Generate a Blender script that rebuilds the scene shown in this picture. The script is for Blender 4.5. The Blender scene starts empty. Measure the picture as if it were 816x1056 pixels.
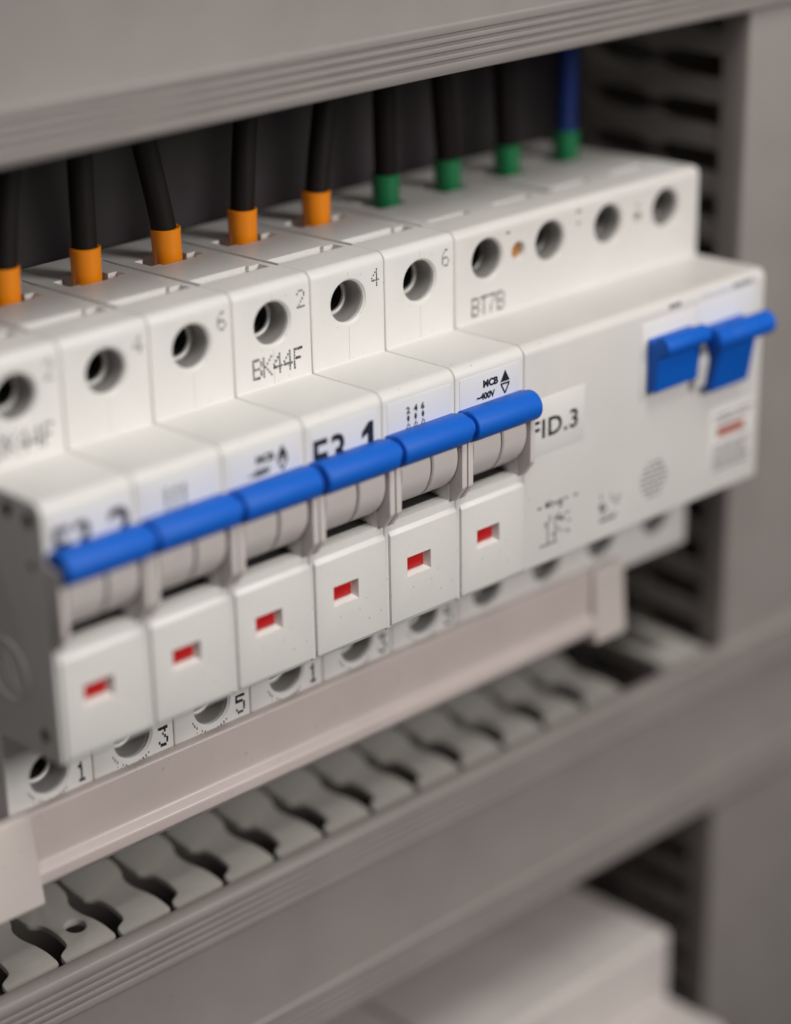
import bpy, bmesh, math, random
from mathutils import Vector, Matrix
random.seed(7)
MM = 0.001
PI = math.pi
scene = bpy.context.scene
COL = scene.collection
MW = 17.5                     # width of one module, mm

# ------------------------------------------------------------------ materials
def plastic(name, col, rough=0.45, bump=0.12, grain=2600.0, var=0.05, speck=0.0, spec=0.4, metallic=0.0, blotch=60.0):
    m = bpy.data.materials.new(name); m.use_nodes = True
    nt = m.node_tree; N = nt.nodes; L = nt.links
    b = N['Principled BSDF']
    b.inputs['Roughness'].default_value = rough
    b.inputs['Metallic'].default_value = metallic
    b.inputs['Specular IOR Level'].default_value = spec
    tc = N.new('ShaderNodeTexCoord')
    n1 = N.new('ShaderNodeTexNoise'); n1.inputs['Scale'].default_value = blotch; n1.inputs['Detail'].default_value = 5
    L.new(tc.outputs['Object'], n1.inputs['Vector'])
    r = N.new('ShaderNodeValToRGB')
    r.color_ramp.elements[0].position = 0.3; r.color_ramp.elements[1].position = 0.7
    r.color_ramp.elements[0].color = (*[c*(1-var) for c in col], 1)
    r.color_ramp.elements[1].color = (*[min(1, c*(1+var)) for c in col], 1)
    L.new(n1.outputs['Fac'], r.inputs['Fac'])
    out = r.outputs['Color']
    if speck > 0:                                     # tiny dust specks
        n3 = N.new('ShaderNodeTexNoise'); n3.inputs['Scale'].default_value = 900; n3.inputs['Detail'].default_value = 1
        L.new(tc.outputs['Object'], n3.inputs['Vector'])
        rr = N.new('ShaderNodeValToRGB')
        rr.color_ramp.elements[0].position = 0.735; rr.color_ramp.elements[1].position = 0.79
        rr.color_ramp.elements[0].color = (0, 0, 0, 1); rr.color_ramp.elements[1].color = (speck, speck, speck, 1)
        L.new(n3.outputs['Fac'], rr.inputs['Fac'])
        mx = N.new('ShaderNodeMix'); mx.data_type = 'RGBA'
        L.new(rr.outputs['Color'], mx.inputs['Factor'])
        L.new(out, mx.inputs['A']); mx.inputs['B'].default_value = (*[c*0.45 for c in col], 1)
        out = mx.outputs['Result']
    L.new(out, b.inputs['Base Color'])
    n2 = N.new('ShaderNodeTexNoise'); n2.inputs['Scale'].default_value = grain; n2.inputs['Detail'].default_value = 2
    L.new(tc.outputs['Object'], n2.inputs['Vector'])
    bp = N.new('ShaderNodeBump'); bp.inputs['Strength'].default_value = bump; bp.inputs['Distance'].default_value = 0.0001
    L.new(n2.outputs['Fac'], bp.inputs['Height'])
    L.new(bp.outputs['Normal'], b.inputs['Normal'])
    rm = N.new('ShaderNodeMapRange'); rm.inputs['To Min'].default_value = rough-0.07; rm.inputs['To Max'].default_value = rough+0.09
    L.new(n1.outputs['Fac'], rm.inputs['Value']); L.new(rm.outputs['Result'], b.inputs['Roughness'])
    return m

M = {}
M['white']  = plastic('white_plastic', (0.70, 0.685, 0.66), 0.42, 0.22, speck=0.6, var=0.03)
M['rcd']    = plastic('white_plastic_warm', (0.66, 0.635, 0.61), 0.42, 0.2, speck=0.4, var=0.03)
M['flap']   = plastic('white_flap', (0.72, 0.705, 0.675), 0.42, 0.22, speck=0.6, var=0.025)
M['drum']   = plastic('drum_plastic', (0.64, 0.585, 0.56), 0.4, 0.15, var=0.04)
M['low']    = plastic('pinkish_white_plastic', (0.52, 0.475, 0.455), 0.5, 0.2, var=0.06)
M['label']  = plastic('label_film', (0.69, 0.69, 0.715), 0.3, 0.03, var=0.015)
M['sticker']= plastic('sticker_paper', (0.73, 0.71, 0.685), 0.5, 0.03, var=0.015)
M['blue']   = plastic('blue_plastic', (0.005, 0.112, 0.55), 0.48, 0.6, grain=3200, var=0.06, spec=0.28)
M['red']    = plastic('red_plastic', (0.50, 0.008, 0.010), 0.4, 0.3, grain=4000, var=0.2)
M['redink'] = plastic('red_ink', (0.38, 0.10, 0.08), 0.6, 0, var=0.05)
M['ink']    = plastic('black_ink', (0.012, 0.012, 0.022), 0.5, 0, var=0.1)
M['greyink']= plastic('grey_ink', (0.13, 0.12, 0.125), 0.5, 0, var=0.1)
M['line']   = plastic('parting_line', (0.58, 0.55, 0.52), 0.5, 0, var=0.03)
M['dark']   = plastic('cavity_shade', (0.03, 0.028, 0.028), 0.6, 0.1)  # near-black standing for shade in gaps, bores and pits
M['inner']  = plastic('pit_shade_grey', (0.16, 0.15, 0.142), 0.5, 0.1, var=0.2)  # dark grey standing for shade in the lower side pits
M['well']   = plastic('well_shade_grey', (0.21, 0.20, 0.19), 0.32, 0.1, var=0.1)  # grey darkened to stand for shade on the screw hole walls
M['metal']  = plastic('screw_metal', (0.13, 0.12, 0.11), 0.5, 0.2, metallic=1.0, var=0.15)
M['brass']  = plastic('brass_screw', (0.65, 0.30, 0.07), 0.4, 0.2, metallic=0.6, var=0.15)
M['bus']    = plastic('busbar_plastic', (0.58, 0.50, 0.475), 0.36, 0.15, var=0.04, speck=0.4)
M['cap']    = plastic('end_cap_plastic', (0.60, 0.535, 0.50), 0.4, 0.15, var=0.03, speck=0.4)
M['duct']   = plastic('grey_duct_plastic', (0.262, 0.238, 0.224), 0.42, 0.2, var=0.05, speck=0.3)
M['finger'] = plastic('duct_finger_plastic', (0.42, 0.40, 0.365), 0.36, 0.2, var=0.06, speck=0.3)
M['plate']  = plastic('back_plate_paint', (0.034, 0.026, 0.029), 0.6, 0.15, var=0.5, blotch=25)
M['wire']   = plastic('black_insulation', (0.009, 0.007, 0.006), 0.55, 0.3, grain=1800, var=0.15, spec=0.22)
M['brown']  = plastic('dark_brown_insulation', (0.008, 0.005, 0.005), 0.6, 0.3, grain=1800, var=0.15, spec=0.15)
M['bluew']  = plastic('blue_insulation', (0.003, 0.017, 0.11), 0.42, 0.3, grain=1800, var=0.1)
M['orange'] = plastic('orange_ferrule', (0.84, 0.25, 0.004), 0.3, 0.15, var=0.08)
M['green']  = plastic('green_ferrule', (0.006, 0.15, 0.05), 0.35, 0.15, var=0.08)
M['steel']  = plastic('galvanised_steel', (0.5, 0.5, 0.5), 0.4, 0.1, metallic=1.0, var=0.1)

# ------------------------------------------------------------------ helpers
def tag(o, label=None, cat=None, group=None, kind=None):
    if label: o['label'] = label
    if cat: o['category'] = cat
    if group: o['group'] = group
    if kind: o['kind'] = kind
    return o

def empty(name, loc=(0, 0, 0)):
    o = bpy.data.objects.new(name, None); COL.objects.link(o)
    o.location = Vector(loc)*MM; o.empty_display_size = 0.01
    return o

def sharpen(me, ang=35):
    for p in me.polygons: p.use_smooth = True
    me.set_sharp_from_angle(angle=math.radians(ang))

def link(name, me, mat, parent=None, off=(0, 0, 0), ang=35):
    """me in mm -> metres, offset is relative to the parent"""
    me.transform(Matrix.Translation(Vector(off)))
    me.transform(Matrix.Scale(MM, 4))
    me.materials.clear(); me.materials.append(mat)
    sharpen(me, ang)
    o = bpy.data.objects.new(name, me); COL.objects.link(o)
    if parent: o.parent = parent
    return o

def inst(name, me, parent, off=(0, 0, 0)):
    """a further object using finished mesh data"""
    o = bpy.data.objects.new(name, me); COL.objects.link(o)
    if parent: o.parent = parent
    o.location = Vector(off)*MM
    return o

def bm_new(): return bmesh.new()
def bm_mesh(bm, name='m'):
    bmesh.ops.recalc_face_normals(bm, faces=bm.faces)
    me = bpy.data.meshes.new(name); bm.to_mesh(me); bm.free(); return me

def add_box(bm, x0, x1, y0, y1, z0, z1):
    v = [bm.verts.new((x, y, z)) for x in (x0, x1) for y in (y0, y1) for z in (z0, z1)]
    for f in ((0,1,3,2),(4,6,7,5),(0,4,5,1),(2,3,7,6),(0,2,6,4),(1,5,7,3)): bm.faces.new([v[i] for i in f])

def extr_x(bm, prof, x0, x1):
    a = [bm.verts.new((x0, y, z)) for y, z in prof]; b = [bm.verts.new((x1, y, z)) for y, z in prof]
    n = len(prof)
    bm.faces.new(a); bm.faces.new(b[::-1])
    for i in range(n): bm.faces.new((a[i], b[i], b[(i+1) % n], a[(i+1) % n]))

def extr(bm, pts, vec):
    a = [bm.verts.new(p) for p in pts]; b = [bm.verts.new(Vector(p)+Vector(vec)) for p in pts]
    n = len(pts); bm.faces.new(a); bm.faces.new(b[::-1])
    for i in range(n): bm.faces.new((a[i], b[i], b[(i+1) % n], a[(i+1) % n]))

def round_poly(pts, rad, seg=5):
    """round the corners of a 2D polygon; rad = one radius or a list"""
    out = []; n = len(pts)
    for i in range(n):
        r = rad[i] if isinstance(rad, (list, tuple)) else rad
        p = Vector(pts[i]); a = Vector(pts[i-1])-p; b = Vector(pts[(i+1) % n])-p
        if r <= 0: out.append(tuple(p)); continue
        la, lb = a.length, b.length; a.normalize(); b.normalize()
        ang = a.angle(b)
        t = min(r/math.tan(ang/2), la*0.49, lb*0.49); rr = t*math.tan(ang/2)
        c = p+(a+b).normalized()*(rr/math.sin(ang/2))
        s = p+a*t-c; e = p+b*t-c
        for k in range(seg+1):
            f = k/seg; tot = s.angle(e)
            if tot < 1e-5: break
            v = (s*math.sin((1-f)*tot)+e*math.sin(f*tot))/math.sin(tot)
            out.append(tuple(c+v))
    return out

def cyl_y(bm, x, z, r, y0, y1, n=40, r2=None):
    r2 = r if r2 is None else r2
    a = [bm.verts.new((x+r*math.cos(2*PI*i/n), y0, z+r*math.sin(2*PI*i/n))) for i in range(n)]
    b = [bm.verts.new((x+r2*math.cos(2*PI*i/n), y1, z+r2*math.sin(2*PI*i/n))) for i in range(n)]
    bm.faces.new(a); bm.faces.new(b[::-1])
    for i in range(n): bm.faces.new((a[i], b[i], b[(i+1) % n], a[(i+1) % n]))

def lathe_y(bm, x, z, prof, n=44):
    """solid of revolution about a Y axis through (x,z); prof = [(y, r)...], ends capped"""
    rings = [[bm.verts.new((x+r*math.cos(2*PI*i/n), y, z+r*math.sin(2*PI*i/n))) for i in range(n)] for y, r in prof]
    bm.faces.new(rings[0]); bm.faces.new(rings[-1][::-1])
    for A, B in zip(rings, rings[1:]):
        for i in range(n): bm.faces.new((A[i], B[i], B[(i+1) % n], A[(i+1) % n]))

def lathe_x(bm, y, z, prof, n=40):
    rings = [[bm.verts.new((x, y+r*math.cos(2*PI*i/n), z+r*math.sin(2*PI*i/n))) for i in range(n)] for x, r in prof]
    bm.faces.new(rings[0]); bm.faces.new(rings[-1][::-1])
    for A, B in zip(rings, rings[1:]):
        for i in range(n): bm.faces.new((A[i], B[i], B[(i+1) % n], A[(i+1) % n]))

def tube(bm, pts, r, n=18):
    pts = [Vector(p) for p in pts]; rings = []
    for i, p in enumerate(pts):
        t = (pts[min(i+1, len(pts)-1)]-pts[max(i-1, 0)]).normalized()
        u = t.cross(Vector((0, 1, 0))).normalized(); v = t.cross(u)
        rings.append([bm.verts.new(p+u*r*math.cos(2*PI*k/n)+v*r*math.sin(2*PI*k/n)) for k in range(n)])
    bm.faces.new(rings[0]); bm.faces.new(rings[-1][::-1])
    for A, B in zip(rings, rings[1:]):
        for k in range(n): bm.faces.new((A[k], B[k], B[(k+1) % n], A[(k+1) % n]))

def cut(me, cutters, bevel=0.0, segs=2, bev_ang=40):
    """bevel, then subtract every cutter mesh (all in mm) and bake"""
    o = bpy.data.objects.new('tmp', me); COL.objects.link(o); tmp = [o]
    if bevel > 0:
        b = o.modifiers.new('b', 'BEVEL'); b.width = bevel; b.segments = segs; b.limit_method = 'ANGLE'; b.angle_limit = math.radians(bev_ang)
    for c in cutters:
        co = bpy.data.objects.new('tmpc', c); COL.objects.link(co); tmp.append(co)
        q = o.modifiers.new('c', 'BOOLEAN'); q.operation = 'DIFFERENCE'; q.solver = 'EXACT'; q.object = co
    dg = bpy.context.evaluated_depsgraph_get(); dg.update()
    out = bpy.data.meshes.new_from_object(o.evaluated_get(dg))
    for t in tmp: bpy.data.objects.remove(t)
    return out

def fine(me, bevel, segs=2, ang=40): return cut(me, [], bevel, segs, ang)

def text_mesh(s, size, bold=0.0, shear=0.0, thick=0.03, space=1.0):
    """upright text in the XZ plane facing -Y, left bottom at the origin, in mm"""
    c = bpy.data.curves.new('t', 'FONT'); c.body = s; c.size = 1.0
    c.offset = bold; c.shear = shear; c.space_character = space; c.resolution_u = 3; c.extrude = 0.01
    o = bpy.data.objects.new('tt', c); COL.objects.link(o)
    dg = bpy.context.evaluated_depsgraph_get(); dg.update()
    me = bpy.data.meshes.new_from_object(o.evaluated_get(dg)); bpy.data.objects.remove(o)
    xs = [v.co.x for v in me.vertices]; ys = [v.co.y for v in me.vertices]
    k = size/(max(ys)-min(ys))
    for v in me.vertices:
        x, y, z = v.co
        v.co = ((x-min(xs))*k, -thick*0.5 - z*thick/0.02, (y-min(ys))*k)
    return me

def merge(meshes):
    bm = bm_new()
    for me in meshes: bm.from_mesh(me)
    out = bpy.data.meshes.new('m'); bm.to_mesh(out); bm.free(); return out
def moved(me, off): me.transform(Matrix.Translation(Vector(off))); return me

DOTS = {
 '0': ["01110","10001","10001","10001","10001","10001","01110"],
 '1': ["00100","01100","00100","00100","00100","00100","01110"],
 '2': ["01110","10001","00001","00010","00100","01000","11111"],
 '3': ["11111","00010","00100","00010","00001","10001","01110"],
 '4': ["00010","00110","01010","10010","11111","00010","00010"],
 '5': ["11111","10000","11110","00001","00001","10001","01110"],
 '6': ["00110","01000","10000","11110","10001","10001","01110"],
 '7': ["11111","00001","00010","00100","01000","01000","01000"],
 'B': ["11110","10001","10001","11110","10001","10001","11110"],
 'K': ["10001","10010","10100","11000","10100","10010","10001"],
 'F': ["11111","10000","10000","11110","10000","10000","10000"],
 'T': ["11111","00100","00100","00100","00100","00100","00100"],
}
def dot_text(s, h, w=None, gap=1.4, r=0.62, th=0.03, slim=0.78):
    """laser dot-matrix print, centred on the origin, facing -Y"""
    bm = bm_new(); p = h/6.0; px = p*slim
    W = len(s)*4*px + (len(s)-1)*gap*px
    for k, ch in enumerate(s):
        for r_, row in enumerate(DOTS[ch]):
            for c_, b in enumerate(row):
                if b == '1':
                    x = -W/2 + k*(4+gap)*px + c_*px + random.uniform(-.04, .04)*p; z = h/2 - r_*p + random.uniform(-.04, .04)*p
                    q = p*r*0.5*random.uniform(.85, 1.15)
                    add_box(bm, x-q*.8, x+q*.8, -th, 0.02, z-q*1.15, z+q*1.15)
    return bm_mesh(bm)

def bar_mark(lst, th=0.03):
    """a printed mark made from straight strokes [(x0,z0,x1,z1,w)]"""
    bm = bm_new()
    for x0, z0, x1, z1, w in lst:
        d = Vector((x1-x0, 0, z1-z0)); n = Vector((-d.z, 0, d.x)).normalized()*w/2
        a = Vector((x0, -th, z0)); b = Vector((x1, -th, z1))
        extr(bm, [a+n, b+n, b-n, a-n], (0, th+0.02, 0))
    return bm_mesh(bm)

# ------------------------------------------------------------------ device profile (Y back, Z up), mm
def device_profile():
    pts = [(0, -0.6), (0, 44.6), (18, 43.9), (18, 62.4), (63, 60.3), (63, -21.5), (18, -21.5), (18, -1.8)]
    return round_poly(pts, [0.8, 2.0, 0.0, 1.7, 1.2, 0.8, 0.8, 0.0], 5)

def zt(y): return 62.4-(y-18)*0.0467
HOLE_Z, LOW_Z = 55.1, -12.6

def well_cutter(x, z):
    bm = bm_new()
    lathe_y(bm, x, z, [(17.0, 4.45), (18.0, 4.45), (18.02, 4.25), (18.45, 3.85), (29, 3.75)])
    return bm_mesh(bm)
def well_ring_cutter(x, z):
    bm = bm_new(); cyl_y(bm, x-1.0, z+0.3, 2.6, 20.0, 29.5, 36); return bm_mesh(bm)
def boxc(*a):
    bm = bm_new(); add_box(bm, *a); return bm_mesh(bm)

# ---- one pole housing of a breaker
bm = bm_new(); extr_x(bm, device_profile(), 0.06, MW-0.06)
base = bm_mesh(bm)
c = MW/2
wx0, wx1, wz0, wz1 = 4.9, 10.3, 9.0, 12.4
cutters = [well_cutter(c, HOLE_Z), well_cutter(c, LOW_Z),
           boxc(1.75, MW-1.75, -2, 9.5, 20.25, 36.8),                       # toggle opening
           boxc(0.9, 13.6, 27.0, 30.8, zt(28)-2.0, 70),                  # label groove on top
           boxc(13.55, 15.9, 27.1, 30.0, zt(28)-5, 70),
           boxc(4.9, 12.6, 43.3, 50.8, 48, 70),                           # wire entry
           boxc(12.5, 14.6, 44.0, 46.6, 48, 70),
           boxc(3.0, 4.95, 44.4, 49.6, 48, 70),
           boxc(wx0-.3, wx1+.8, -2, 1.6, wz0-.8, wz1+.3),
           boxc(-0.5, 0.55, 27.0, 56.0, zt(40)-0.9, 70)]
pole_me = cut(base, cutters, 0.34, 3)
pole_me.transform(Matrix.Scale(MM, 4)); pole_me.materials.clear(); pole_me.materials.append(M['white']); sharpen(pole_me, 30)

# ---- front flap with flag window
bm = bm_new()
fp = round_poly([(-0.55, 0.2), (-0.55, 17.7), (0.9, 19.8), (2.5, 20.1), (2.5, 0.2)], [0.5, 0.35, 0.4, 0, 0], 3)
extr_x(bm, fp, 0.95, MW-0.22)
bmw = bm_new()                                                            # flared window cutter
o_ = 0.45
fr = [(wx0, -0.75, wz0-o_), (wx1+o_, -0.75, wz0-o_), (wx1+o_, -0.75, wz1), (wx0, -0.75, wz1)]
bk = [(wx0, 1.0, wz0+0.1), (wx1, 1.0, wz0+0.1), (wx1, 1.0, wz1), (wx0, 1.0, wz1)]
A = [bmw.verts.new(p) for p in fr]; B = [bmw.verts.new(p) for p in bk]
bmw.faces.new(A); bmw.faces.new(B[::-1])
for i in range(4): bmw.faces.new((A[i], B[i], B[(i+1) % 4], A[(i+1) % 4]))
flap_me = cut(bm_mesh(bm), [bm_mesh(bmw)], 0.2, 2)
flap_me.transform(Matrix.Scale(MM, 4)); flap_me.materials.clear(); flap_me.materials.append(M['flap']); sharpen(flap_me, 30)

def shared(me, mat, ang=35):
    me.transform(Matrix.Scale(MM, 4)); me.materials.clear(); me.materials.append(mat); sharpen(me, ang); return me
flag_me = shared(fine(boxc(wx0-0.1, wx1-0.4, 0.55, 1.5, wz0+0.3, wz1+0.1), 0.08), M['red'])

# cheek (fin) between toggles, drum halves, handle bar
def cheek():
    bm = bm_new()
    pr = round_poly([(-3.2, 34.5), (-3.2, 23.2), (-1.0, 20.2), (6, 20.2), (6, 34.5)], [0.5, 1.2, 0.6, 0, 0], 4)
    extr_x(bm, pr, 0, 1.25)
    m = fine(bm_mesh(bm), 0.18)
    return m
cheek_me = shared(cheek(), M['drum'], 30)
def pin():
    bm = bm_new(); lathe_x(bm, -1.5, 29.6, [(0, .6), (1.7, .6)], 16); lathe_x(bm, -1.2, 24.2, [(0, .5), (1.7, .5)], 16); return bm_mesh(bm)
pin_me = shared(pin(), M['drum'])
def drum(x0, x1, r):
    bm = bm_new(); lathe_x(bm, 5.5, 29.3, [(x0, r-.35), (x0+.3, r), (x1-.3, r), (x1, r-.35)], 72)
    return bm_mesh(bm)
drum_a = shared(drum(2.0, 9.4, 7.9), M['drum']); drum_b = shared(drum(9.65, 16.0, 7.9), M['drum'])
cav_me = shared(boxc(1.8, MW-1.8, 2.6, 9.4, 20.2, 20.45), M['dark'])  # dark plate added as painted shade in the gap below the drum
def groove_ring():
    bm = bm_new(); lathe_x(bm, 5.5, 29.3, [(9.3, 7.6), (9.75, 7.6)], 60); return bm_mesh(bm)
ring_me = shared(groove_ring(), M['dark'])
def bar():
    bm = bm_new()
    R_ = 2.85; e = 0.35
    # round nose with a blade running back to the drum
    prof = []
    cy, cz = -2.7, 34.5
    for k in range(28):
        a = math.radians(62 + 236*k/27)                                   # from upper rear over the front to lower rear
        prof.append((cy+R_*math.cos(a), cz+R_*math.sin(a)))
    prof += [(0.6, 31.4), (2.6, 32.6), (2.6, 35.6), (0.4, 36.6)]
    extr_x(bm, prof, 0.6, MW-0.6)
    return fine(bm_mesh(bm), 0.4, 3, 50)
bar_me = shared(bar(), M['blue'], 32)
def link_rod():
    bm = bm_new(); lathe_x(bm, -2.7, 34.5, [(-0.8, 1.9), (0.8, 1.9)], 30); return bm_mesh(bm)
rod_me = shared(link_rod(), M['blue'])
def screw():
    bm = bm_new(); lathe_y(bm, 0, 0, [(25.0, 2.2), (24.8, 2.4), (28.8, 2.4)][0:0] or [(27.0, 2.0), (27.3, 2.6), (29.0, 2.6)], 30)
    return cut(bm_mesh(bm), [boxc(-2.2, 2.2, 24, 28, -.35, .35), boxc(-.35, .35, 24, 28, -2.2, 2.2)])
screw_me = shared(screw(), M['metal'])
def sleeve(prof):
    bm = bm_new(); n = 48
    rs = [[bm.verts.new((r*math.cos(2*PI*i/n), y, r*math.sin(2*PI*i/n))) for i in range(n)] for y, r in prof]
    for A, B in zip(rs, rs[1:]+rs[:1]):
        for i in range(n): bm.faces.new((A[i], B[i], B[(i+1) % n], A[(i+1) % n]))
    return bm_mesh(bm)
liner_me = shared(sleeve([(19.0, 3.74), (19.25, 3.55), (22.6, 3.4), (22.8, 3.05), (23.1, 3.05), (23.1, 3.95), (19.0, 3.95)]), M['well'])  # liner whose grey carries the shade inside the screw hole
bore_me = shared(sleeve([(23.15, 3.02), (28.9, 2.9), (28.9, 3.9), (23.15, 3.9)]), M['dark'])  # near-black tube painted as shade deep in the screw hole
def lug():
    bm = bm_new(); lathe_y(bm, .5, 1.8, [(23.4, 1.0), (23.7, 1.25), (28.5, 1.25)], 24); return bm_mesh(bm)
lug_me = shared(lug(), M['drum'])
rim_me = shared(sleeve([(22.5, 3.42), (22.45, 3.1), (22.6, 2.85), (23.1, 2.85), (23.1, 3.5), (22.6, 3.5)]), M['flap'])
label_me = shared(fine(boxc(1.1, MW-1.3, -0.10, 0.3, 33.5, 42.3), 0.08), M['label'])

line_up = shared(boxc(c-0.05, c+0.05, 17.97, 18.1, 44.3, HOLE_Z-4.6), M['line'])
line_up2 = shared(boxc(c-0.05, c+0.05, 17.97, 18.1, HOLE_Z+4.6, 60.6), M['line'])

def arc_print():
    bm = bm_new()
    for k in range(15):
        a = math.radians(205+ k*8.6)
        x, z = 4.95*math.cos(a), 4.95*math.sin(a); q = .10+.05*random.random()
        if random.random() < .5: add_box(bm, x-q, x+q, 17.96, 18.02, z-q*2, z+q*2)
    for k in range(10):
        a = math.radians(220+ k*9)
        x, z = 5.6*math.cos(a), 5.6*math.sin(a); q = .09
        if random.random() < .6: add_box(bm, x-q, x+q, 17.96, 18.02, z-q, z+q)
    return bm_mesh(bm)
arc_me = shared(arc_print(), M['greyink'])

def breaker(x, z, number, label, lname, group):
    root = empty('circuit_breaker', (x, 0, z-21.5))
    tag(root, label, 'circuit breaker', group)
    up = 21.5
    for k in range(3):
        ox = k*MW
        h = inst('pole_housing', pole_me, root, (ox, 0, up))
        for zz in (HOLE_Z, LOW_Z):
            wl = inst('well_shade', liner_me, h, (c, 0, zz)); inst('bore_shade', bore_me, h, (c, 0, zz)); inst('clamp_lug', lug_me, h, (c, 0, zz)); inst('well_rim', rim_me, h, (c, 0, zz)); inst('terminal_screw', screw_me, root, (ox+c, 0, up+zz))
        inst('cavity_shade_plate', cav_me, h); inst('parting_line', line_up, h); inst('parting_line', line_up2, h)
        inst('cheek', cheek_me, h, (0.15, 0, 0)); inst('cheek', cheek_me, h, (MW-1.4, 0, 0))
        if number:
            t = dot_text(str(2*(k+1)), 2.9); link('number', t, M['ink'], h, (15.2, 17.99, 58.2))
            t = dot_text(str(2*k+1), 3.3, r=.9, gap=1.2); link('number', t, M['ink'], h, (15.1, 17.99, -14.6))
            inst('dotted_print', arc_me, h, (c, 0, LOW_Z))
        t = inst('toggle', drum_a, root, (ox+random.uniform(-.06, .06), random.uniform(-.15, .1), up+random.uniform(-.12, .12)))
        inst('drum_section', drum_b, t); inst('drum_groove', ring_me, t)
        inst('handle_bar', bar_me, t)
        if k: inst('link_rod', rod_me, t)
        f = inst('front_flap', flap_me, root, (ox+random.uniform(-.05, .05), random.uniform(-.06, .03), up+random.uniform(-.08, .08)))
        inst('indicator_flag', flag_me, f)
        p = inst('label_window', label_me, root, (ox, 0, up))
        if number and k == 0:
            m = moved(text_mesh(number[:3], 6.5, bold=0.016, space=1.08), (0, 0, 0))
            w = max(v.co.x for v in m.vertices); m.transform(Matrix.Diagonal((9.3/w, 1, 1, 1)))
            if number[3] == '1':
                bm = bm_new(); extr(bm, [(13.6, -.03, 6.75), (13.6, -.03, 0), (12.25, -.03, 0), (12.25, -.03, 4.7), (10.9, -.03, 4.0), (10.9, -.03, 5.1), (12.5, -.03, 6.75)], (0, .05, 0)); m2 = bm_mesh(bm)
            else:
                m2 = moved(text_mesh(number[3], 6.7, bold=0.022), (10.4, 0, 0))
            m = merge([m, m2])
            link('lettering', m, M['ink'], p, (1.75, -0.10, 33.7))
        if number and k == 1:
            ms = []
            for i, d in enumerate('246'):
                ms.append(moved(text_mesh(d, 1.3, bold=0.045), (0.0+i*1.75, 0, 4.4)))
                xx = .45+i*1.75
                ms.append(bar_mark([(xx, 4.1, xx, 3.0, .45), (xx-.35, 3.55, xx+.35, 3.55, .2)]))
                ms.append(bar_mark([(xx, 2.6, xx-.55, 1.3, .18), (xx, 2.7, xx, 2.2, .18), (xx-.7, 1.7, xx+.3, 1.7, .16), (xx-.1, 1.2, xx-.1, .2, .18), (xx+.35, 2.4, xx+.35, 1.2, .16), (xx-.2, .8, xx+.4, 1.2, .16)]))
            link('lettering', merge(ms), M['ink'], p, (5.6, -0.10, 35.0))
        if number and k == 2:
            ms = [moved(text_mesh('MCB', 1.5, bold=0.055), (0.6, 0, 2.3)), moved(text_mesh('~400V', 1.35, bold=0.055), (-1.0, 0, 0.1))]
            bm = bm_new(); extr(bm, [(5.0, -.03, 2.3), (7.4, -.03, 2.3), (6.2, -.03, 4.5)], (0, .05, 0)); ms.append(bm_mesh(bm))
            ms.append(bar_mark([(5.05, 1.9, 7.35, 1.9, .35), (5.15, 1.9, 6.2, .0, .35), (7.25, 1.9, 6.2, .0, .35)]))
            link('lettering', merge(ms), M['ink'], p, (6.3, -0.10, 37.1))
    if number:
        t = dot_text('BK44F', 3.3, r=.72); link('lettering', t, M['ink'], root, (9.6, 17.99, 47.7+up))
    return root

b1 = breaker(0, 0, 'F3.2', 'white three-pole breaker labelled F3.2, its shaded side in view at the left', '', 'breakers on the upper row')
b2 = breaker(3*MW, 0, 'F3.1', 'white three-pole breaker labelled F3.1, between breaker F3.2 and the wide switch', '', 'breakers on the upper row')
# raised emblem ring and dark discs painted as the shade in moulded pits, on the exposed side of the first breaker
def side_ring():
    bm = bm_new()
    n = 48
    for r0, r1, (y, z), h in ((5.0, 5.5, (13.2, 12.0), .22),):
        a = [[bm.verts.new((xx, y+r*math.cos(2*PI*i/n), z+r*math.sin(2*PI*i/n))) for i in range(n)] for xx, r in ((0.1, r0), (-h, r0), (-h, r1), (0.1, r1))]
        for A, B in zip(a, a[1:]+a[:1]):
            for i in range(n): bm.faces.new((A[i], B[i], B[(i+1) % n], A[(i+1) % n]))
    extr(bm, [(0.1, 11.0, 9.3), (0.1, 12.2, 9.3), (0.1, 14.6, 14.8), (0.1, 13.4, 14.8)], (-.3, 0, 0))
    extr(bm, [(0.1, 13.3, 9.3), (0.1, 14.3, 9.3), (0.1, 15.6, 12.6), (0.1, 14.6, 12.6)], (-.3, 0, 0))
    return bm_mesh(bm)
link('emblem_ring', side_ring(), M['white'], b1, (0, 0, 21.5))
for y, z, r in ((3.6, 41.2, 1.3), (9.4, 41.4, 1.3), (4.2, 3.6, 1.25), (3.6, 33.5, .8)):
    bm = bm_new(); lathe_x(bm, y, z, [(-.12, r*.95), (-.2, r*.8), (0.2, r)], 24)
    link('pit_shade', bm_mesh(bm), M['dark'] if z > 40 else M['inner'], b1, (0, 0, 21.5))  # disc colour stands for the shade inside a pit

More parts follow.
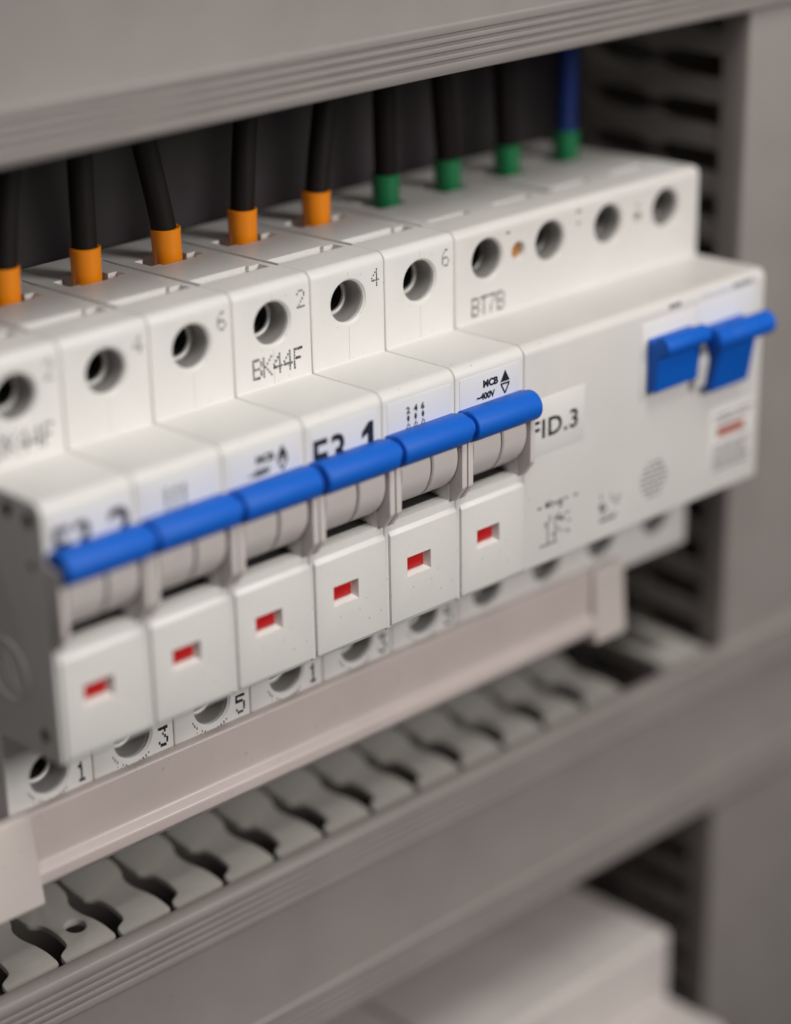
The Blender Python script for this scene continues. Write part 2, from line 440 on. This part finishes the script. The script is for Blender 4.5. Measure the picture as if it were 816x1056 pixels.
# ------------------------------------------------------------------ residual current switch, four modules wide
RW = 4*MW
HX = [8.7, 25.8, 42.4, 59.6]
bm = bm_new(); extr_x(bm, device_profile(), 0.08, RW-0.08)
cs = []
for hx in HX: cs += [well_cutter(hx, HOLE_Z+.5), well_cutter(hx, LOW_Z)]
for hx in HX: cs += [boxc(hx-3.8, hx+3.8, 43.3, 50.8, 48, 70), boxc(hx-5.5, hx+4.5, 27.2, 29.0, zt(28)-1.6, 70)]
bmq = bm_new(); lathe_y(bmq, 17.0, HOLE_Z+.4, [(17, 1.9), (18.0, 1.9), (18.5, 1.6), (21, 1.6)], 28); cs.append(bm_mesh(bmq))
bmq = bm_new(); lathe_y(bmq, 51.0, HOLE_Z+.2, [(17, 1.2), (18.0, 1.2), (18.5, 1.0), (21, 1.0)], 28); cs.append(bm_mesh(bmq))
cs += [boxc(34.0, 35.6, 27, 56, zt(40)-1.0, 70), boxc(-0.5, .55, 27.0, 56.0, zt(40)-0.9, 70)]
rcd_me = shared(cut(bm_mesh(bm), cs, 0.6, 3), M['rcd'], 30)
bm = bm_new(); extr_x(bm, device_profile(), 0.08, RW-0.08)
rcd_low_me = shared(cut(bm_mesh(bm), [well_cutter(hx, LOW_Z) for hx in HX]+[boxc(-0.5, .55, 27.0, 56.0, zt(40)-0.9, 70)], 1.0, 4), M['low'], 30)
small_brass = bm_new(); lathe_y(small_brass, 0, 0, [(19.2, 1.3), (19.4, 1.5), (21, 1.5)], 24)
brass_me = shared(bm_mesh(small_brass), M['brass'])
rfr = fine(boxc(32.2, 48.5, -0.2, 0.4, 26.0, 41.2), .12)
frame1_me = shared(rfr, M['sticker'])
rfr = fine(boxc(48.6, 66.6, -0.2, 0.4, 24.0, 41.6), .12)
frame2_me = shared(rfr, M['label'])
def paddle_left():
    pr = [(1, 27.0), (-2.4, 27.4), (-3.0, 34.5)]
    for k in range(12):
        a = math.radians(215-200*k/11); pr.append((-3.6+2.0*math.cos(a), 37.0+2.0*math.sin(a)))
    pr += [(1, 38.4)]
    bm = bm_new(); extr_x(bm, pr, 34.0, 46.8); return fine(bm_mesh(bm), .35, 3, 50)
def paddle_right():
    pr = [(1, 22.8), (-2.6, 23.4), (-4.4, 33.0)]
    for k in range(14):
        a = math.radians(235-235*k/13); pr.append((-5.6+2.4*math.cos(a), 36.0+2.4*math.sin(a)))
    pr += [(1, 37.0)]
    bm = bm_new(); extr_x(bm, pr, 50.9, 62.4); return fine(bm_mesh(bm), .35, 3, 50)
def rbar():
    bm = bm_new(); lathe_x(bm, -5.6, 36.0, [(46.6, 1.6), (47.0, 2.3), (63.6, 2.4), (64.1, 2.0)], 36); return bm_mesh(bm)
pl_me = shared(paddle_left(), M['blue'], 32); pr_me = shared(paddle_right(), M['blue'], 32); rb_me = shared(rbar(), M['blue'])
web = bm_new(); extr_x(web, round_poly([(1, 24.0), (-1.2, 24.4), (-2.0, 30), (-1.4, 34), (1, 34)], [0, .8, 2, 1, 0], 4), 47.1, 50.7)
web_me = shared(fine(bm_mesh(web), .3), M['white'])
def strip_label(x0, x1, z0, z1, y=-0.1): return fine(boxc(x0, x1, y, .3, z0, z1), .06)
slabel_me = shared(strip_label(0.9, 16.4, 22.4, 33.4), M['sticker'])
print_me = shared(strip_label(54.2, 67.6, 3.4, 17.8, -0.06), M['sticker'])
tlabel_me = shared(strip_label(50.6, 67.0, 42.35, 43.6, -0.02), M['label'])

def rcd(x, z, name, label, group):
    root = empty('residual_current_switch', (x, 0, z-21.5)); tag(root, label, 'safety switch', group)
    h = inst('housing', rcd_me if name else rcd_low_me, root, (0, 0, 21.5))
    for hx in HX:
        for zz in ((HOLE_Z+.5, LOW_Z) if name else (LOW_Z,)): inst('terminal_screw', screw_me, root, (hx, 0, zz+21.5)); inst('well_shade', liner_me, h, (hx, 0, zz)); inst('bore_shade', bore_me, h, (hx, 0, zz))
    if name: inst('adjusting_screw', brass_me, h, (17.0, 0, HOLE_Z+.4))
    inst('switch_frame', frame1_me, h); inst('switch_frame', frame2_me, h); inst('web', web_me, h)
    inst('test_button', pl_me, root, (0, 0, 21.5))
    t = inst('toggle', pr_me, root, (0, 0, 21.5)); inst('handle_bar', rb_me, t)
    if name:
        s = inst('name_label', slabel_me, root, (0, 0, 21.5))
        m = text_mesh(name, 3.8, bold=0.02, space=1.1)
        w = max(v.co.x for v in m.vertices); m.transform(Matrix.Diagonal((12.6/w, 1, 1, 1)))
        link('lettering', m, M['ink'], s, (2.0, -0.10, 25.5))
        pp = inst('rating_label', print_me, root, (0, 0, 21.5))
        link('red_print', bar_mark([(56.4, 12.6, 65.2, 12.6, 2.1)]), M['redink'], pp, (0, -0.06, 0))
        st = []
        for zz in (16.2, 15.0, 9.5, 8.3, 7.1, 5.9, 4.7):
            xx = 55.6
            while xx < 66:
                w = random.uniform(.5, 1.5); st.append((xx, zz, xx+w, zz, .65)); xx += w+random.uniform(.25, .6)
        link('small_print', bar_mark(st), M['greyink'], pp, (0, -0.06, 0))
        st = []
        for cx_, cz_, n_ in ((8.6, 9.2, 16), (10.4, 6.2, 10), (23.6, 6.4, 16)):
            for _ in range(n_):
                a = cx_+random.uniform(-2.6, 2.6); b = cz_+random.uniform(-2.4, 2.4)
                if random.random() < .6: st.append((a, b, a+random.uniform(.6, 1.5), b, .34))
                else: st.append((a, b, a, b+random.uniform(.6, 1.5), .34))
        for i in range(7):                                    # round stamp of short printed rows
            zz = 8.2+(i-3)*1.15; hw = math.sqrt(max(.4, 16-(zz-8.2)**2)); xx = 37.4-hw
            while xx < 37.4+hw-.5:
                w = random.uniform(.6, 1.6); st.append((xx, zz, min(xx+w, 37.4+hw), zz, .5)); xx += w+random.uniform(.3, .6)
        st += [(4, 11.4, 5, 11.4, .5), (6, 11.6, 7.2, 11.6, .5), (8.4, 11.4, 9.4, 11.4, .5), (11.4, 11.6, 12.2, 11.6, .5), (14, 11.5, 15, 11.5, .5),
               (4.6, 3.4, 9.4, 3.4, .35), (6.8, 3.4, 6.8, 7.4, .3), (8.8, 3.4, 8.8, 9.0, .3), (21.4, 3.6, 26, 3.6, .6)]
        link('circuit_diagram', bar_mark(st), M['greyink'], root, (0, -0.005, 21.5))
        tl = inst('top_label', tlabel_me, root, (0, 0, 21.5))
        st = [(x_, 43.0, x_+.8, 43.0, .9) for x_ in (40.4, 41.6, 42.8, 59.8, 61.0, 62.2, 63.4, 64.6)]
        link('small_print', bar_mark(st), M['greyink'], tl, (0, -.03, 0))
        t = dot_text('BT7B', 3.2, r=.8); link('lettering', t, M['greyink'], root, (8.8, 17.99, 46.9+21.5))
        st = [(33.0, 60.0, 34.2, 60.0, .5), (33.2, 57.6, 34, 57.6, .5), (13.6, 59.6, 14.6, 59.6, .4), (50.4, 57.9, 51.4, 57.9, .4)]
        link('small_print', bar_mark(st), M['greyink'], root, (0, 17.99, 21.5))
    return root
rcd(6*MW, 0, 'FID.3', 'wide white safety switch with two blue levers and a label reading FID.3', 'safety switches')
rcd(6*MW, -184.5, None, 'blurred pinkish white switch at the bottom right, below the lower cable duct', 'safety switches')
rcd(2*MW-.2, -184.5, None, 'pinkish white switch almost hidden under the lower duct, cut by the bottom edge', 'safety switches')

# ------------------------------------------------------------------ comb busbar under the breakers
bus = empty('busbar', (4, 18, -33.4)); tag(bus, 'long pinkish grey plastic busbar running under the lower terminals of the breakers', 'busbar')
def rel(o, root):                                                  # put an mm-world mesh under a moved root
    o.location = -root.location; return o
bp_ = round_poly([(17.85, -17.2), (15.9, -17.2), (15.9, -27.0), (14.3, -28.3), (14.3, -30.6), (15.6, -31.4), (17.4, -33.3), (31, -33.3), (31, -22.0), (17.85, -22.0)],
                 [0, .6, 1.2, .9, .9, .8, 1.2, 0, 0, 0], 5)
bm = bm_new(); extr_x(bm, bp_, 2.0, 142.5)
rel(link('housing', fine(bm_mesh(bm), .15), M['bus'], bus), bus)
cpz = round_poly([(17.8, -17.0), (15.6, -17.0), (13.3, -34.0), (31.6, -34.0), (31.6, -22.2), (17.8, -22.2)], [0, .7, .7, .5, 0, 0], 4)
cpr = round_poly([(17.8, -17.0), (15.2, -17.0), (14.0, -33.7), (31.6, -33.7), (31.6, -22.2), (17.8, -22.2)], [0, .7, .7, .5, 0, 0], 4)
for x0, x1 in ((-14.0, 2.9), (142.0, 151.5)):
    bm = bm_new(); extr_x(bm, cpz if x0 < 0 else cpr, x0, x1)
    rel(link('end_cap', fine(bm_mesh(bm), .45, 3), M['cap'], bus), bus)
bm = bm_new()
for k in range(6): add_box(bm, MW*k+c-1.6, MW*k+c+1.6, 24, 25.6, -22.2, -20.4)
rel(link('copper_teeth', bm_mesh(bm), M['brass'], bus), bus)

# ------------------------------------------------------------------ cable ducts
def cover_profile(zt_, zb, yf, yb):
    """cover cross-section with ribs along both long edges; runs z from zb to zt_"""
    pts = [(yb, zt_), (yf+1.3, zt_), (yf+.35, zt_-.35), (yf, zt_-1.2)]
    def ribs(z0, n, sgn):
        o = []
        z = z0
        for i in range(n):
            o += [(yf, z), (yf+.75, z-sgn*.12), (yf+.75, z-sgn*.62), (yf, z-sgn*.74)]
            z -= sgn*1.55
        return o
    pts += ribs(zt_-2.2, 4, 1)
    pts += [(yf, zt_-8.9), (yf+.4, zt_-9.2), (yf+.4, zb+9.2), (yf, zb+8.9)]
    pts += ribs(zb+2.2, 4, -1)[::-1]
    pts += [(yf, zb+1.2), (yf+.35, zb+.35), (yf+1.3, zb), (yb, zb), (yb, zb+1.1), (yf+2.2, zb+1.1), (yf+2.2, zt_-1.1), (yb, zt_-1.1)]
    return pts

SLOT_L = [(0, -1.5), (1.5, -1.35), (2.6, -.5), (4, -.35), (6.5, -.45), (9, -.95), (12.3, -1.65), (15, -1.6), (16.8, -1.1), (18.6, -.1), (20.5, .5), (24, .9), (26.5, .2), (30, -.6), (33.5, .2), (36, 1.6)]
SLOT_R = [(0, .3), (3.2, .6), (4.2, 1.1), (5.0, 2.6), (5.8, 3.4), (8, 3.7), (11, 3.7), (13.2, 3.4), (14.4, 2.8), (15.6, 1.7), (17.2, 1.4), (20.9, 1.6), (24, 1.9), (27, 3.0), (30, 3.4), (33.5, 3.0), (36, 2.4)]
def curve(tab, k):
    out = []; n = 72
    for i in range(n+1):
        t = 36*i/n
        for q, ((a, wa), (b, wb)) in enumerate(zip(tab, tab[1:])):
            if a <= t <= b+1e-9:
                f = (t-a)/(b-a); w0 = tab[max(q-1, 0)]; w3 = tab[min(q+2, len(tab)-1)]
                m0 = (wb-w0[1])/(b-w0[0])*(b-a); m1 = (w3[1]-wa)/(w3[0]-a)*(b-a)
                out.append((t, k*((2*f**3-3*f*f+1)*wa+(f**3-2*f*f+f)*m0+(-2*f**3+3*f*f)*wb+(f**3-f*f)*m1))); break
    return out
def finger_pts(pitch):
    """outline of a finger in plan: u across, t back; the slots lie at u = -pitch/2 and +pitch/2"""
    k = pitch/12.5
    Lf = [(-pitch/2+w, t) for t, w in curve(SLOT_R, k)]; Rt = [(pitch/2+w, t) for t, w in curve(SLOT_L, k)]
    head = [(-pitch/2+1.6*k, -1.5), (pitch/2-1.9*k, -1.5)]
    e = 2.0*k
    return head + Rt + [(pitch/2+e-.02, 36.6), (pitch/2+e-.02, 38), (-pitch/2+e+.02, 38), (-pitch/2+e+.02, 36.6)] + Lf[::-1]

def finger_mesh(pitch, th=1.5, hole=False):
    bm = bm_new(); extr(bm, [(u, t, 0) for u, t in finger_pts(pitch)], (0, 0, -th))
    for tt in (8.8, 9.6):
        bmesh.ops.bisect_plane(bm, geom=bm.verts[:]+bm.edges[:]+bm.faces[:], plane_co=(0, tt, 0), plane_no=(0, 1, 0))
    for v in bm.verts:                                   # the front third of a finger dips towards its tip
        if v.co.y < 8.9: v.co.z -= (8.9-v.co.y)*.11
    me = bm_mesh(bm); cc = []
    if hole:
        b2_ = bm_new(); n = 28
        a = [b2_.verts.new((1.5+2.0*math.cos(2*PI*i/n), 9.2+2.0*math.sin(2*PI*i/n), -3)) for i in range(n)]
        b = [b2_.verts.new((1.5+2.0*math.cos(2*PI*i/n), 9.2+2.0*math.sin(2*PI*i/n), 2)) for i in range(n)]
        b2_.faces.new(a); b2_.faces.new(b[::-1])
        for i in range(n): b2_.faces.new((a[i], b[i], b[(i+1) % n], a[(i+1) % n]))
        cc = [bm_mesh(b2_)]
    o = cut(me, cc)
    return fine(o, .5, 2, 50)
fing_me = shared(finger_mesh(12.5), M['finger'], 24)
fing_hole_me = shared(finger_mesh(12.5, hole=True), M['finger'], 24)
fing_low_me = fing_me.copy(); fing_low_me.transform(Matrix.Diagonal((1, 1, -1, 1))); fing_low_me.flip_normals()
def straight_finger(pitch):
    half = [(-1.5, 2.4), (0, 2.1), (.6, 1.2), (1.8, .35), (3.2, 0), (16.5, 0), (18, .7), (19, 1.35), (22.5, 1.4), (24, .5), (26, .1), (35, .2), (37.5, 1.6), (39, pitch/2-2.6)]
    base_ = pitch/2-2.45
    L_ = [(-(base_+w_) if w_ < 2.3 else -(base_+1.9), t) for t, w_ in half]; R_ = [(-u, t) for u, t in L_]
    bm = bm_new(); extr(bm, [(u, t, 0) for u, t in R_+[(pitch/2-.02, 39.6), (pitch/2-.02, 41), (-pitch/2+.02, 41), (-pitch/2+.02, 39.6)]+L_[::-1]], (0, 0, -1.6))
    return fine(bm_mesh(bm), .35, 2, 40)
fing10_me = shared(straight_finger(10.1), M['duct'], 24)

YF = 17.0
def hduct(zt_, x0, x1, xe, label, slots_down, first, skip=(), hole_at=None, endplate=False, bare=None):
    zb = zt_-41.0
    root = empty('cable_duct', (x0, YF, zb)); tag(root, label, 'cable duct', 'slotted cable ducts with ribbed covers')
    bm = bm_new(); extr_x(bm, cover_profile(zt_, zb, YF, 20.2), x0, x1)
    rel(link('cover', fine(bm_mesh(bm), .12, 2, 30), M['duct'], root, ang=25), root)
    # trough: back plate and two long side rails carrying the fingers
    bm = bm_new(); add_box(bm, x0, xe, 67.5, 69, zb+1.6, zt_-1.6)
    add_box(bm, x0, xe, 57.6, 69, zt_-2.9, zt_-.3); add_box(bm, x0, xe, 57.6, 69, zb+.3, zb+2.9)
    rel(link('trough', bm_mesh(bm), M['duct'], root), root)
    k = 0; x = first
    while x < xe-6:
        if k not in skip:
            for top in (True, False):
                if not top and bare and any(abs(x-q) < 6.2 for q in bare): continue
                z = zt_-.25 if top else zb+.25
                me = (fing_hole_me if hole_at == k else fing_me) if top else fing_low_me
                o = inst('finger', me, root); o.location = Vector((x, 20.1, z))*MM-root.location
        k += 1; x += 12.5
    if endplate:
        bm = bm_new(); add_box(bm, xe-13.5, xe-.2, 18.8, 57, zt_-1.55, zt_-.25)
        rel(link('end_panel', fine(bm_mesh(bm), .3), M['finger'], root), root)
    return root
# fingers of the lower duct: a slot tip falls on x = 23.0 + 12.5 k
lower = hduct(-52.6, -60, 260, 188, 'lower grey cable duct with ribbed cover and wavy slotted fingers, under the busbar', True,
              first=16.75-12.5*6, skip=(18,), hole_at=6, endplate=True)
upper = hduct(91.6+41, -60, 260, 188, 'upper grey cable duct with ribbed cover, its bottom edge above the black wires', False,
              first=16.75-12.5*6, bare=[27.6, 41.6, 53.0, 79.0, 98.2, 112, 124, 143, 163])

# vertical duct on the right, its slotted side towards the breakers
vx = 190.5
vd = empty('cable_duct', (vx, 18.9, -220)); tag(vd, 'upright grey cable duct at the right edge with dark slots in its side', 'cable duct', 'slotted cable ducts with ribbed covers')
bm = bm_new()
pv = [(vx, 26), (vx, 20.3), (vx+.3, 19.3), (vx+1.3, 18.9), (vx+78.7, 18.9), (vx+80, 20.3), (vx+80, 26), (vx+78.8, 26), (vx+78.8, 20.5), (vx+1.2, 20.5), (vx+1.2, 26)]
extr(bm, [(x, y, -220) for x, y in pv], (0, 0, 420))
rel(link('cover', fine(bm_mesh(bm), .15), M['duct'], vd), vd)
bm = bm_new(); add_box(bm, vx+1.6, vx+78, 67.5, 69, -219, 199)
add_box(bm, vx+1.4, vx+2.7, 64.5, 69.1, -219, 199); add_box(bm, vx+77, vx+78.4, 28, 69.1, -219, 199)
add_box(bm, vx+1.3, vx+2.0, 22, 24.2, -219, 199)
rel(link('trough', bm_mesh(bm), M['duct'], vd), vd)
z = -210+.7
while z < 190:
    o = inst('finger', fing10_me, vd); o.rotation_euler = (0, PI/2, 0)     # plan X -> -Z, plate faces -X
    o.location = Vector((vx+3.2, 24.6, z))*MM-vd.location
    z += 10.1

# ------------------------------------------------------------------ cables
def cable(xb, xt, ferr, wire, label, group, yb=47.0, yt=46.5, lean=0.0, height=66.8, rad=2.25):
    root = empty('cable', (xb, yb, 55)); tag(root, label, 'cable', group)
    slot = round((xt-23.0)/12.5)*12.5+23.0
    d = (xt-xb)/20.0
    ctrl = [Vector(p) for p in ((xb, yb, 50), (xb, yb, 57), (xb+d*2, yb, 65), (xb+d*9.5, yb, 74), (xt, yb-.2, 84), (xt+d*9, yb-.5, 94), (xt+d*11, 46, 106), (xt+4, 46, 124))]
    pts = []
    for i in range(len(ctrl)-1):
        p0, p1, p2, p3 = ctrl[max(i-1, 0)], ctrl[i], ctrl[i+1], ctrl[min(i+2, len(ctrl)-1)]
        for k in range(8):
            t = k/8
            pts.append(.5*((2*p1)+(-p0+p2)*t+(2*p0-5*p1+4*p2-p3)*t*t+(-p0+3*p1-3*p2+p3)*t**3))
    pts.append(ctrl[-1])
    bm = bm_new(); tube(bm, pts, rad)
    rel(link('insulation', bm_mesh(bm), wire, root), root)
    # ferrule collar: tapered sleeve around the wire
    bm = bm_new(); n = 32; prof = [(52, 2.3), (53, 2.55), (height-1.6, 2.72), (height-.15, 2.8), (height, 2.66), (height-.05, 2.3)]
    ax = Vector(((xt-xb)*.10, 0, 14)).normalized()
    rings = []
    for zz, r in prof:
        cxx = xb+(xt-xb)*.10*(zz-56)/12
        rings.append([bm.verts.new((cxx+r*math.cos(2*PI*i/n), yb+r*math.sin(2*PI*i/n), zz-(xt-xb)*.02*math.cos(2*PI*i/n))) for i in range(n)])
    bm.faces.new(rings[0]); bm.faces.new(rings[-1][::-1])
    for A, B in zip(rings, rings[1:]):
        for i in range(n): bm.faces.new((A[i], B[i], B[(i+1) % n], A[(i+1) % n]))
    rel(link('ferrule', bm_mesh(bm), ferr, root), root)
g1 = 'black wires with orange ferrules'; g2 = 'dark wires with green ferrules'
cable(26.4, 29.2, M['orange'], M['wire'], 'black wire in an orange ferrule, cut by the left edge of the picture', g1)
cable(43.4, 43.6, M['orange'], M['wire'], 'straight black wire in an orange ferrule, second from the left edge', g1)
cable(61.3, 57.0, M['orange'], M['wire'], 'black wire leaning to the left out of its orange ferrule', g1)
cable(78.5, 80.3, M['orange'], M['wire'], 'upright black wire in an orange ferrule, right of the left-leaning wire', g1)
cable(96.4, 99.6, M['orange'], M['wire'], 'black wire leaning to the right out of the last orange ferrule before the green ones', g1)
cable(114.6, 114.4, M['green'], M['brown'], 'dark wire in a green ferrule, next to the last orange one', g2)
cable(131.5, 129.6, M['green'], M['brown'], 'dark wire in the second green ferrule from the left', g2)
cable(148.4, 147.0, M['green'], M['brown'], 'dark wire in a green ferrule, beside the blue wire', g2)
cable(165.8, 166.0, M['green'], M['bluew'], 'blue wire in a green ferrule, at the far right of the wires', g2)

# ------------------------------------------------------------------ rail and back plate
rail = empty('mounting_rail', (-60, 64, -2)); tag(rail, 'steel rail behind the breakers that carries them', 'rail')
for zz, nm in ((20.5, 0), ):
    bm = bm_new()
    prf = [(63.3, 3), (63.3, 8), (69.6, 8), (69.6, 33), (63.3, 33), (63.3, 38), (64.3, 38), (64.3, 34), (70.6, 34), (70.6, 7), (64.3, 7), (64.3, 3)]
    extr_x(bm, prf, -60, 186); rel(link('rail_profile', bm_mesh(bm), M['steel'], rail), rail)
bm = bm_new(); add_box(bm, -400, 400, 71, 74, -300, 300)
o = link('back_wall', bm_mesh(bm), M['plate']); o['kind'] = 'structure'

# ------------------------------------------------------------------ light
w = bpy.data.worlds.new('World'); scene.world = w; w.use_nodes = True
w.node_tree.nodes['Background'].inputs[0].default_value = (0.95, 0.93, 1.0, 1)
w.node_tree.nodes['Background'].inputs[1].default_value = 0.010
def area(name, loc, target, size, power, col=(1, 1, 1), size_y=None):
    l = bpy.data.lights.new(name, 'AREA'); l.size = size; l.energy = power; l.color = col
    if size_y: l.shape = 'RECTANGLE'; l.size_y = size_y
    o = bpy.data.objects.new(name, l); COL.objects.link(o); o.location = loc
    o.rotation_euler = (Vector(target)-Vector(loc)).to_track_quat('-Z', 'Y').to_euler()
    return o
T = (0.07, 0.02, 0.02)
area('key_light', (0.30, -0.82, 0.42), T, 0.30, 6.1, (1.0, 0.965, 0.94))  # unseen key softbox added from the front right, no window known
area('ceiling_light', (0.05, -0.38, 0.85), T, 0.34, 4.0, (1.0, 0.985, 0.93))
area('fill_light', (-0.62, -0.50, 0.55), T, 0.35, 1.15, (1.0, 0.94, 0.94))  # unseen fill lamp added to lift the left-facing sides

# ------------------------------------------------------------------ camera
cam = bpy.data.cameras.new('camera'); co = bpy.data.objects.new('camera', cam); COL.objects.link(co)
co.location = (-0.16330432, -0.25866539, 0.17027688)
co.rotation_euler = (1.16976785, 0.01637421, -0.74664932)
cam.sensor_fit = 'VERTICAL'; cam.sensor_height = 36.0; cam.sensor_width = 27.8
cam.lens = 2228.09453/1056*36.0
cam.clip_start = 0.01; cam.clip_end = 20
cam.dof.use_dof = True; cam.dof.focus_distance = 0.385; cam.dof.aperture_fstop = 4.8; cam.dof.aperture_blades = 0
scene.camera = co
scene.view_settings.view_transform = 'Standard'; scene.view_settings.look = 'None'
scene.view_settings.exposure = 0; scene.view_settings.gamma = 1
